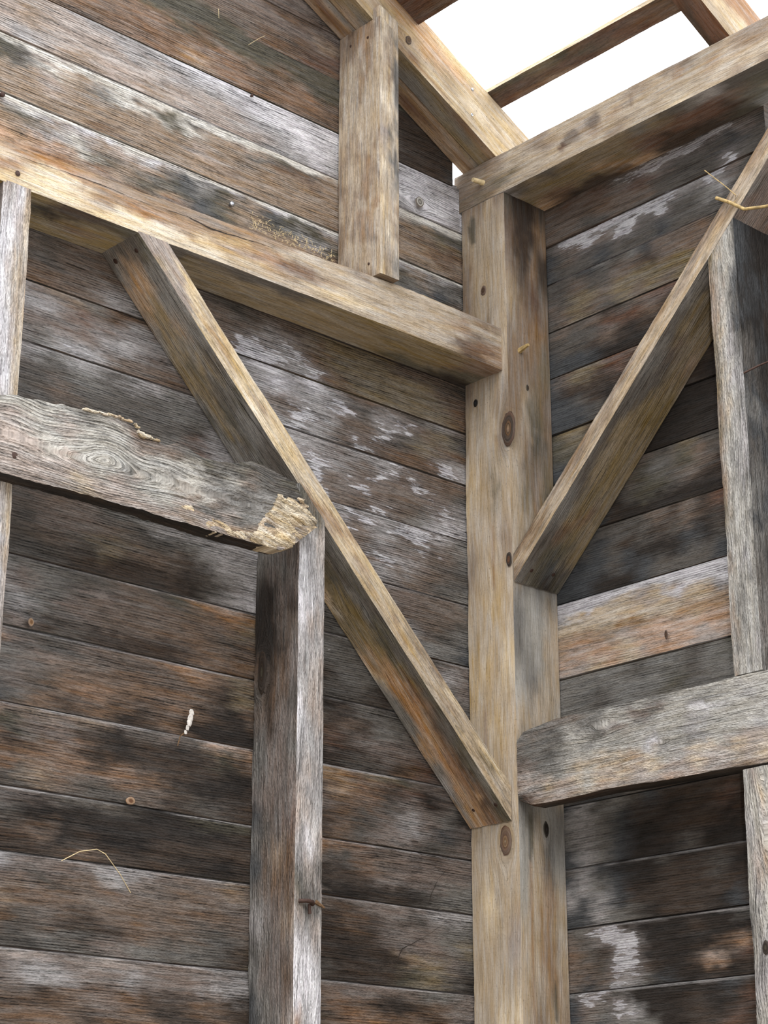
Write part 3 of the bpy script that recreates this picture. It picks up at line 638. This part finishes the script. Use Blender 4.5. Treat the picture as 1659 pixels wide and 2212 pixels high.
def inside(px, pz, poly):
    r = np.zeros(px.shape, bool); j = len(poly) - 1
    for i in range(len(poly)):
        xi, zi = poly[i]; xj, zj = poly[j]
        c = ((zi > pz) != (zj > pz)) & (px < (xj - xi) * (pz - zi) / (zj - zi + 1e-12) + xi)
        r ^= c; j = i
    return r
M_TORN = wood('torn_yellow_wood', line=.30, bright=1.2, sat=-.22, mottle=.5, bump=1.5, flakes=.9, flake=(.78, .68, .50), wave=.03)
def torn(name, poly, depth, lift, amp, parent, seed):
    poly = np.array(poly); x0, z0 = poly.min(0); x1, z1 = poly.max(0)
    st = .0022
    nx = int((x1 - x0) / st) + 2; nz = int((z1 - z0) / st) + 2
    X, Z = np.meshgrid(x0 + np.arange(nx) * st, z0 + np.arange(nz) * st, indexing='ij')
    wx = X + .006 * noise2(X * 90, Z * 260, seed); wz = Z + .002 * noise2(X * 120, Z * 120, seed + 1)
    m = inside(wx, wz, poly)
    # distance to border by repeated erosion
    dist = np.zeros(m.shape); cur = m.copy()
    for k in range(8):
        dist += cur
        c = cur.copy(); c[1:] &= cur[:-1]; c[:-1] &= cur[1:]; c[:, 1:] &= cur[:, :-1]; c[:, :-1] &= cur[:, 1:]
        c[0] = c[-1] = False; c[:, 0] = c[:, -1] = False; cur = c
    zz = Z + .25 * X
    f1 = noise2(X * 45, zz * 170, seed + 2); f2 = noise2(X * 110, zz * 420, seed + 3); f3 = noise2(X * 22, zz * 60, seed + 4)
    step = np.floor((f3 + f1 * .5) * 3.2) / 3.2
    h = lift + amp * (.9 * step + .35 * f1 + .22 * f2) + .0008 * np.minimum(dist, 5) - .002
    Yc = FY - h
    idf = -np.ones(m.shape, int); V = []; F = []; colr = []
    cell = m[:-1, :-1] & m[1:, :-1] & m[:-1, 1:] & m[1:, 1:]
    use = np.zeros(m.shape, bool)
    use[:-1, :-1] |= cell; use[1:, :-1] |= cell; use[:-1, 1:] |= cell; use[1:, 1:] |= cell
    k = 0; pts = np.argwhere(use)
    idf[use] = np.arange(use.sum()); n0 = int(use.sum())
    Vf = np.stack([X[use], Yc[use], Z[use]], -1); Vb = np.stack([X[use], np.full(n0, FY + depth), Z[use]], -1)
    A = idf[:-1, :-1][cell]; B = idf[1:, :-1][cell]; C_ = idf[1:, 1:][cell]; D = idf[:-1, 1:][cell]
    Fr = np.stack([A, B, C_, D], -1)
    side = []
    from collections import Counter
    ed = set()
    for q in Fr.tolist():
        for a, b in zip(q, q[1:] + q[:1]):
            if (b, a) in ed: ed.discard((b, a))
            else: ed.add((a, b))
    for a, b in ed: side.append((b, a, a + n0, b + n0))
    o = raw_mesh(name, np.concatenate([Vf, Vb]) - np.array([x0, FY, z0]), Fr.tolist() + side, M_TORN)
    me = o.data
    o.location = (x0, FY, z0)
    if parent: o.parent = parent; o.location = Vector((x0, FY, z0)) - parent.location
    lv = np.zeros(len(me.loops), int); me.loops.foreach_get('vertex_index', lv); lv %= n0
    base = np.stack([PALL['J'], PALL['a'], PALL['p'], PALL['B']])
    tv = ((f3 + f1) * .5 + .5)[use]; sv = (f1 * .5 + .5)[use]
    c = base[0] * (1 - sv[:, None]) + base[1] * sv[:, None]
    dk = np.clip((-step[use]) * 1.2 - .2, 0, .65)[:, None]; c = c * (1 - dk) + base[3] * dk
    c[:, 3] = .35
    ca = me.color_attributes.new('paint', 'FLOAT_COLOR', 'CORNER'); ca.data.foreach_set('color', c[lv].astype(np.float32).ravel())
    g = np.stack([X[use], zz[use], np.full(n0, seed * 1.)], -1)
    ga = me.attributes.new('gc', 'FLOAT_VECTOR', 'CORNER'); ga.data.foreach_set('vector', g[lv].astype(np.float32).ravel())
    return o
TP = [(-0.8927, 3.0074), (-0.8795, 3.0299), (-0.8608, 3.0305), (-0.8333, 3.0352), (-0.8080, 3.0353), (-0.7975, 3.0152), (-0.7729, 2.9871), (-0.7918, 2.9725), (-0.8067, 2.9517), (-0.8240, 2.9355), (-0.8499, 2.9155), (-0.8720, 2.9065), (-0.9111, 2.9056), (-0.9535, 2.9069), (-0.9598, 2.9163), (-0.9386, 2.9371), (-0.9282, 2.9555), (-0.9190, 2.9778), (-0.9009, 2.9922)]
te = torn('broken_end', TP, .036, .0035, .0055, brail, 71)
te['label'] = 'torn yellow fibrous broken end'
TP2 = [(-1.0837, 2.9246), (-1.0608, 2.9339), (-1.0257, 2.9344), (-0.9782, 2.9318), (-0.9386, 2.9351), (-0.9440, 2.9120), (-1.0012, 2.9067), (-1.0541, 2.9072)]
torn('split_strip', TP2, .030, .0018, .0028, brail, 83)
TP3 = [(-1.1550, 2.9366), (-1.1360, 2.9422), (-1.1056, 2.9544), (-1.0913, 2.9442), (-1.0772, 2.9359), (-1.0653, 2.9290), (-1.0955, 2.9315), (-1.1276, 2.9326)]
torn('split_strip', TP3, .001, .0010, .0016, brail, 91)
TP4 = [(-1.2498, 3.0940), (-1.2359, 3.0850), (-1.2333, 3.0760), (-1.2128, 3.0697), (-1.1869, 3.0689), (-1.1786, 3.0622), (-1.2035, 3.0624), (-1.2281, 3.0617), (-1.2418, 3.0678), (-1.2425, 3.0813)]
torn('split_strip', TP4, .006, .0016, .0014, brail, 95)
TP5 = [(-1.4061, 3.0803), (-1.3478, 3.0871), (-1.2938, 3.0925), (-1.2551, 3.0905), (-1.2424, 3.0794), (-1.2604, 3.0842), (-1.2935, 3.0858), (-1.3475, 3.0804)]
torn('split_strip', TP5, .006, .0014, .0010, brail, 99)

# ---------------------------------------------------------------- knots, nails, pegs, cracks: parts of their timbers
def knot(parent, p, nrm, ra, rb, cols, up=(0, 0, 1), angle=0., name='knot', label=None):
    nrm = np.array(nrm, float); up = np.array(up, float); up = up - nrm * (up @ nrm); up /= np.linalg.norm(up); rt = np.cross(up, nrm)
    ca_, sa = math.cos(angle), math.sin(angle)
    a1 = up * ca_ + rt * sa; a2 = -up * sa + rt * ca_
    rings, seg = 11, 28
    V = [nrm * .0014]; C = [0]
    sd = int(abs(p[0] * 997 + p[2] * 331)) % 50
    for i in range(1, rings + 1):
        f = i / rings
        for k in range(seg):
            th = 2 * math.pi * k / seg
            jit = 1 + .10 * float(noise2(math.cos(th) * 1.5 + i * .35, math.sin(th) * 1.5 + sd, sd)) + .05 * float(noise2(k * 1.3, i * .8, sd))
            V.append(a1 * math.cos(th) * rb * f * jit + a2 * math.sin(th) * ra * f * jit + nrm * (.0014 * (1 - f ** 6) + .0004 * math.sin(i * 2.4) - .0006 * (f > .99)))
            C.append(f)
    F = [(0, 1 + (k + 1) % seg, 1 + k) for k in range(seg)]
    for i in range(rings - 1):
        for k in range(seg):
            a = 1 + i * seg + k; b = 1 + i * seg + (k + 1) % seg
            F.append((a, b, b + seg, a + seg))
    o = raw_mesh(name, V, F, M_KNOT, smooth=True)
    me = o.data
    # make normals face out
    if np.dot(np.array(me.polygons[5].normal), nrm) < 0: me.flip_normals()
    lv = np.zeros(len(me.loops), int); me.loops.foreach_get('vertex_index', lv)
    C = np.array(C); xs = np.linspace(0, 1, len(cols)); tab = np.array([PALL[c] for c in cols])
    cc = np.stack([np.interp(C, xs, tab[:, i]) for i in range(4)], -1); cc[:, 3] = 0
    rgb = cc * (1 + .22 * np.sin(C * 38)[:, None])
    at = me.color_attributes.new('paint', 'FLOAT_COLOR', 'CORNER'); at.data.foreach_set('color', rgb[lv].astype(np.float32).ravel())
    gv_ = np.array([(float(np.dot(v, a1)), float(np.hypot(np.dot(v, a1) / rb, np.dot(v, a2) / ra) * .02), 3.) for v in V])
    ga = me.attributes.new('gc', 'FLOAT_VECTOR', 'CORNER'); ga.data.foreach_set('vector', gv_[lv].astype(np.float32).ravel())
    o.location = p
    o.parent = parent; o.location = Vector(p) - (parent.location if not parent.parent else parent.location + parent.parent.location)
    if label: o['label'] = label
    return o
M_KNOT = wood('knot_wood', line=.25, mottle=.4, bump=.4, flakes=0., wave=.001)
def off(p, n, e=.0012): return (p[0] + n[0] * e, p[1] + n[1] * e, p[2] + n[2] * e)
knot(corner_post, off((-0.1500, -0.1486, 3.3841), XN), XN, .022, .044, 'qcdbdddrd', angle=.05, label='large dark oval knot')
knot(corner_post, off((-0.1500, -0.0749, 3.7721), XN), XN, .009, .013, 'bdrb')
knot(corner_post, off((-0.1500, -0.0408, 3.4828), XN), XN, .007, .010, 'sKk')
knot(corner_post, off((-0.1500, -0.1402, 3.0591), XN), XN, .009, .018, 'rrkd')
knot(corner_post, off((-0.1500, -0.1102, 2.4073), XN), XN, .018, .034, 'tbcrbbr', label='brown ringed oval knot')
knot(corner_post, off((-0.0622, -0.1500, 2.4397), YN), YN, .009, .019, 'skkkn')
knot(corner_post, off((-0.0835, -0.1500, 3.5077), YN), YN, .0045, .008, 'rkn')
knot(bpy.data.objects['rafter'], off((-0.4450, -0.1220, 4.3355), YN), YN, .010, .013, 'obnbbdb', angle=.3)
knot(lboards[5 - 0] if len(lboards) > 5 else wall_left, off((-0.2999, 0.0000, 3.9906), YN, .006), YN, .013, .014, 'hEggHEhc')
knot(lpost, off((-0.7890, -0.0301, 2.6958), XN), XN, .014, .048, 'nnkdkdkd')
knot(wall_right.children[8] if len(wall_right.children) > 9 else wall_right, off((0.0000, -0.4778, 2.8343), XN, .008), XN, .005, .011, 'rdr')
knot(rstud2, off((-0.1500, -0.8010, 2.1088), XN), XN, .008, .014, 'nkd')
for k_, (p_, a_, b_, c_) in enumerate([((-1.3436, 0.0000, 2.6999), .007, .009, 'boBo'), ((-1.0929, 0.0000, 2.3860), .011, .008, 'rrBO')]):
    host = min(lboards, key=lambda b: abs((b.location + wall_left.location).z - .07 - p_[2]))
    knot(host, off(p_, YN, .005), YN, a_, b_, c_)

def rod(name, pts, r, mat, parent=None, seg=8, r1=None):
    pts = [np.array(p, float) for p in pts]; V = []; F = []
    for i, p in enumerate(pts):
        t = pts[min(i + 1, len(pts) - 1)] - pts[max(i - 1, 0)]; t /= np.linalg.norm(t) + 1e-9
        a = np.cross(t, (0.13, .21, .97)); a /= np.linalg.norm(a); b = np.cross(t, a)
        rr = r if r1 is None else r + (r1 - r) * i / (len(pts) - 1)
        for k in range(seg):
            th = 2 * math.pi * k / seg; V.append(p + (a * math.cos(th) + b * math.sin(th)) * rr)
    for i in range(len(pts) - 1):
        for k in range(seg):
            F.append((i * seg + k, i * seg + (k + 1) % seg, (i + 1) * seg + (k + 1) % seg, (i + 1) * seg + k))
    F.append(tuple(range(seg))[::-1]); F.append(tuple(range((len(pts) - 1) * seg, len(pts) * seg)))
    o0 = pts[0]
    o = raw_mesh(name, [v - o0 for v in V], F, mat, smooth=True); o.location = o0
    me = o.data
    me.set_sharp_from_angle(angle=math.radians(50))
    if parent is not None:
        o.parent = parent; base = parent.location.copy()
        q = parent.parent
        while q: base += q.location; q = q.parent
        o.location = Vector(o0) - base
    return o

def nail(parent, p, n, r=.0035, mat=None, name='nail', out=.0022):
    p = np.array(p, float); n = np.array(n, float); n /= np.linalg.norm(n)
    a = np.cross(n, (.3, .2, .9)); a /= np.linalg.norm(a); b = np.cross(n, a)
    prof = [(0., out), (r * .8, out * .9), (r, out * .55), (r * .96, out * .2), (r * .5, .0), (r * .45, -.012)]
    V = [n * out]; F = []
    seg = 12
    for rr, h in prof[1:]:
        for k in range(seg): V.append((a * math.cos(2 * math.pi * k / seg) + b * math.sin(2 * math.pi * k / seg)) * rr + n * h)
    for k in range(seg): F.append((0, 1 + k, 1 + (k + 1) % seg))
    for i in range(len(prof) - 2):
        for k in range(seg): F.append((1 + i * seg + k, 1 + (i + 1) * seg + k, 1 + (i + 1) * seg + (k + 1) % seg, 1 + i * seg + (k + 1) % seg))
    o = raw_mesh(name, V, F, mat or M_IRON, smooth=True)
    o.parent = parent; base = parent.location.copy(); q = parent.parent
    while q: base += q.location; q = q.parent
    o.location = Vector(p) - base
    return o
shaft = [c for c in spost.children if c.name.startswith('shaft')][0]
raf = bpy.data.objects['rafter']
for q in ((-0.2256, -0.1220, 4.2885), (-0.2289, -0.1220, 4.2142)): nail(raf, q, YN, .0045, M_STEEL)
for q in ((-0.5640, -0.0448, 4.3034), (-0.5640, -0.1069, 4.2985), (-0.5640, -0.1115, 3.6915)): nail(shaft, q, XN, .0035)
nail(lboards[7], (-0.8827, 0.0000, 3.7732), YN, .0065, M_STEEL, 'washer_screw', .008)
nail(lboards[7], (-1.4874, 0.0000, 3.8081), YN, .006, None, 'nail', .006)
nail(lboards[5], (-0.8320, 0.0000, 4.0754), YN, .004, None, 'nail', .005)
nail(girt, (-1.5166, -0.1320, 3.5587), YN, .006)
nail(brail, (-1.5145, -0.1850, 2.9477), YN, .007)
def on_under(p): return p
nail(lbrace, (-1.2033, -0.0257, 3.5131), (-.7112, 0, -.7030), .006)
nail(lbrace, (-1.2016, -0.0977, 3.5114), (-.7112, 0, -.7030), .005)
nail(lbrace, (-0.1848, -0.0450, 2.4827), (-.7112, 0, -.7030), .004)
nail(lbrace, (-0.1865, -0.1165, 2.4844), (-.7112, 0, -.7030), .005)
nail(rbrace, (-0.0496, -0.1847, 3.0342), rv, .005)
nail(rbrace, (-0.1190, -0.1806, 3.0302), rv, .005)

rod('peg', [(-0.1470, -0.0810, 4.0688), off((-0.1500, -0.0790, 4.0659), (-1, 0, .0), .035)], .0075, M_SAWN if False else M_STRAW, plate, 8, .0055)['label'] = 'wooden peg sticking out'
rod('peg', [(-0.1078, -0.1470, 3.5977), off((-0.1045, -0.1500, 3.5990), (-.1, -1, .2), .03)], .0075, M_TWIG, corner_post, 6, .004)['label'] = 'splintered wooden peg'

def crack(parent, pts, n, w, name='crack'):
    pts = np.array(pts, float); n = np.array(n, float)
    # resample with jitter
    T_ = np.linspace(0, len(pts) - 1, (len(pts) - 1) * 9 + 1)
    P = np.stack([np.interp(T_, np.arange(len(pts)), pts[:, i]) for i in range(3)], -1)
    V = []; F = []
    for i, p in enumerate(P):
        t = P[min(i + 1, len(P) - 1)] - P[max(i - 1, 0)]; t /= np.linalg.norm(t); s = np.cross(n, t)
        j = .0012 * float(noise2(i * .7, 0, 5)); ww = w * (math.sin(math.pi * min(max(i / (len(P) - 1), .02), .98)) ** .6) * (.7 + .4 * float(noise2(i * .9, 3, 8)))
        V += [p + s * (j - ww) + n * .0011, p + s * (j + ww) + n * .0011, p + s * j * 1. - n * .004]
    for i in range(len(P) - 1):
        a = i * 3
        F += [(a, a + 3, a + 4, a + 1)]
    o0 = P[0]
    o = raw_mesh(name, [v - o0 for v in V], F, M_DARK); base = parent.location.copy(); q = parent.parent
    while q: base += q.location; q = q.parent
    o.parent = parent; o.location = Vector(o0) - base
    return o
crack(girt, [(-1.1839, -0.1320, 3.6067), (-1.1057, -0.1320, 3.6132), (-1.0375, -0.1320, 3.6067), (-0.9557, -0.1320, 3.6133), (-0.8652, -0.1320, 3.6200)], YN, .0016)
crack(girt, [(-1.5277, -0.1320, 3.5957), (-1.4193, -0.1320, 3.6027), (-1.3182, -0.1320, 3.6068), (-1.1897, -0.1320, 3.6046)], YN, .0009)
crack(lbrace, [(-1.1972, -0.1163, 3.5070), (-1.0555, -0.1111, 3.3636), (-0.9078, -0.1179, 3.2141), (-0.8143, -0.1303, 3.1195)], bv, .0010)
for bi, pts in ((15, None),): pass
def host_left(z): return [b for b in lboards if True and b['zt'] > z > b['zb']][0] if False else wall_left
crack(wall_left, [(-0.2126, -0.0000, 2.3627), (-0.2562, 0.0000, 2.3250), (-0.2779, 0.0000, 2.2871), (-0.2895, 0.0000, 2.2557)], YN, .0010)
crack(wall_left, [(-0.2248, 0.0000, 2.2368), (-0.3000, -0.0000, 2.1947), (-0.3649, 0.0000, 2.1643), (-0.3786, 0.0000, 2.1387), (-0.4362, -0.0000, 2.1176), (-0.4534, 0.0000, 2.1008)], YN, .0013)

# bent nail in the left post, gable side
rod('bent_nail', [(-0.7784, -0.1445, 2.2085), off((-0.7664, -0.1445, 2.2088), YN, .012), off((-0.7507, -0.1445, 2.2077), YN, .010), off((-0.7458, -0.1445, 2.2045), YN, .005)], .0045, M_IRON, lpost, 8)
rod('bent_nail', [off((-0.7555, -0.1445, 2.2044), YN, .006), off((-0.7540, -0.1445, 2.1846), YN, .006)], .0028, M_IRON, lpost, 8, .0036)
rod('splinter', [off((-0.7362, -0.1445, 2.2110), YN, .001), off((-0.7154, -0.1445, 2.2002), YN, .006)], .005, M_SPLIT, lpost, 6, .002)
rod('bent_nail', [(-0.1488, -0.8370, 3.3057), off((-0.1317, -0.8370, 3.3193), YN, .03), off((-0.1114, -0.8370, 3.3307), YN, .04), off((-0.0912, -0.8370, 3.3411), YN, .04)], .0022, M_IRON, rstud, 8)

# loose things caught on the timbers
tw = rod('dry_twig', [off((-0.1550, -0.8032, 3.7331), XN, .004), off((-0.1550, -0.8397, 3.7071), XN, .005), off((-0.1550, -0.8799, 3.6730), XN, .010), off((-0.1550, -0.9066, 3.6636), XN, .014), off((-0.1550, -0.9403, 3.6536), XN, .016), off((-0.1550, -1.0068, 3.6393), XN, .02)], .0042, M_TWIG, None, 8, .0032)
set_props(tw, 'golden brown dry twig lying across the rising brace at the right edge', 'twig')
tn = rod('twine', [off((-0.1550, -0.7801, 3.8094), XN, .010), off((-0.1550, -0.8065, 3.7789), XN, .010), off((-0.1550, -0.8326, 3.7487), XN, .008), off((-0.1550, -0.8558, 3.7188), XN, .004), off((-0.1550, -0.8510, 3.7060), XN, .003), off((-0.1550, -0.8432, 3.7034), XN, .006), off((-0.1550, -0.8361, 3.7108), XN, .010)], .0011, M_TWIG, None, 6)
set_props(tn, 'thin knotted brown twine hanging from the golden twig on the right brace', 'twine')
st = rod('straw', [off((-1.2451, 0.0000, 2.2516), YN, .004), off((-1.2149, 0.0000, 2.2709), YN, .02), off((-1.1836, 0.0000, 2.2773), YN, .03), off((-1.1671, 0.0000, 2.2695), YN, .035), off((-1.1277, 0.0000, 2.2359), YN, .03), off((-1.0947, 0.0000, 2.2057), YN, .02)], .0008, M_STRAW, None, 5)
set_props(st, 'fine curved pale straw hanging on the lower left wall boards', 'straw')
ww = rod('cobweb_thread', [(-0.1400, -0.6653, 4.1334), off((-0.1400, -0.7283, 4.1694), (0, 0, 1), .0), (-0.1400, -0.7598, 4.1927)], .0004, M_STRAW, None, 5)
set_props(ww, 'single thin thread stretched against the white sky above the long horizontal beam', 'thread')

# white cocoon fleck on the left wall
def fleck(name, pts, mat, label, cat):
    V = []; F = []; rnd = random.Random(4)
    o0 = np.array(pts[0][0])
    for (p, r) in pts:
        b = len(V); c = np.array(p) - o0
        for i, (ph) in enumerate((-.9, -.3, .4, 1.0)):
            for k in range(7):
                th = 2 * math.pi * k / 7 + i * .3; rr = r * math.cos(ph) * (.75 + .5 * rnd.random())
                V.append(c + np.array([rr * math.cos(th), -.35 * rr * abs(math.sin(th)) - .001, r * math.sin(ph) * 1.3]))
        for i in range(3):
            for k in range(7): F.append((b + i * 7 + k, b + i * 7 + (k + 1) % 7, b + (i + 1) * 7 + (k + 1) % 7, b + (i + 1) * 7 + k))
        F.append(tuple(b + k for k in range(7))); F.append(tuple(b + 21 + k for k in range(7))[::-1])
    o = raw_mesh(name, V, F, mat); o.location = o0
    return set_props(o, label, cat)
fleck('cocoon', [(off((-0.9546, 0.0000, 2.5853), YN, .008), .006), (off((-0.9577, 0.0000, 2.5733), YN, .009), .007), (off((-0.9608, 0.0000, 2.5622), YN, .009), .0065), (off((-0.9639, 0.0000, 2.5521), YN, .008), .005), (off((-0.9670, 0.0000, 2.5430), YN, .006), .004)],
      M_WHITE, 'small ragged white cocoon hanging on the dark lower left wall boards', 'cocoon')
rod('splinter', [off((-0.9704, 0.0000, 2.5405), YN, .006), off((-0.9782, 0.0000, 2.5326), YN, .004), off((-0.9832, 0.0000, 2.5128), YN, .004)], .0012, M_SPLIT, bpy.data.objects['cocoon'], 5)

# pale curls of insect-chewed wood fibre sticking to the board above the girt
rnd = random.Random(8)
A0, A1 = np.array((-0.8207, 0.0000, 3.7604)), np.array((-0.5544, 0.0000, 3.7483))
V = []; F = []
for k in range(150):
    f = rnd.random() ** 1.5; p = A0 + (A1 - A0) * f + np.array([0, 0, rnd.uniform(-.026, .014) * (1 - .3 * f)])
    ang = rnd.uniform(0, 6.28); curl = rnd.uniform(-2.4, 2.4); L_ = rnd.uniform(.003, .008); prev = p + np.array([0, -.0018, 0])
    pts = [prev]
    for s in range(5):
        prev = prev + np.array([math.cos(ang), 0, math.sin(ang)]) * L_ / 3 + np.array([0, rnd.uniform(-.0006, .0004), 0]); ang += curl * .5; pts.append(prev)
    for i, q in enumerate(pts):
        t_ = pts[min(i + 1, 5)] - pts[max(i - 1, 0)]; s_ = np.cross(t_, (0, 1, 0)); s_ /= np.linalg.norm(s_) + 1e-9
        V += [q - s_ * .0005, q + s_ * .0005, q + np.array([0, -.0006, 0])]
        if i:
            b = len(V) - 3
            F += [(b - 3, b - 1, b + 2, b), (b - 1, b - 2, b + 1, b + 2), (b - 2, b - 3, b, b + 1)]
o0 = V[0].copy()
fz = raw_mesh('wood_fibres', [v - o0 for v in V], F, M_STRAW); fz.parent = wall_left; fz.location = Vector(o0) - wall_left.location
fz['kind'] = 'stuff'; fz['label'] = 'pale curled chewed wood fibres'
for nm, px, lb in (('straw', [off((-0.9377, 0.0000, 4.2622), YN, .003), off((-0.9420, 0.0000, 4.2303), YN, .012)], 'short pale straw on the topmost brown boards'),
                   ('straw', [off((-0.8466, 0.0000, 4.2047), YN, .003), off((-0.8235, 0.0000, 4.2273), YN, .015), off((-0.8125, 0.0000, 4.2359), YN, .02)], 'short bent straw below the other on the upper brown boards'),
                   ('straw', [off((-0.5238, -0.1320, 3.5448), YN, .002), off((-0.5137, -0.1320, 3.5387), YN, .012), off((-0.5036, -0.1320, 3.5348), YN, .015)], 'tiny straw stuck on the lower edge of the golden beam')):
    set_props(rod(nm, px, .0005, M_STRAW, None, 5), lb, 'straw', None)
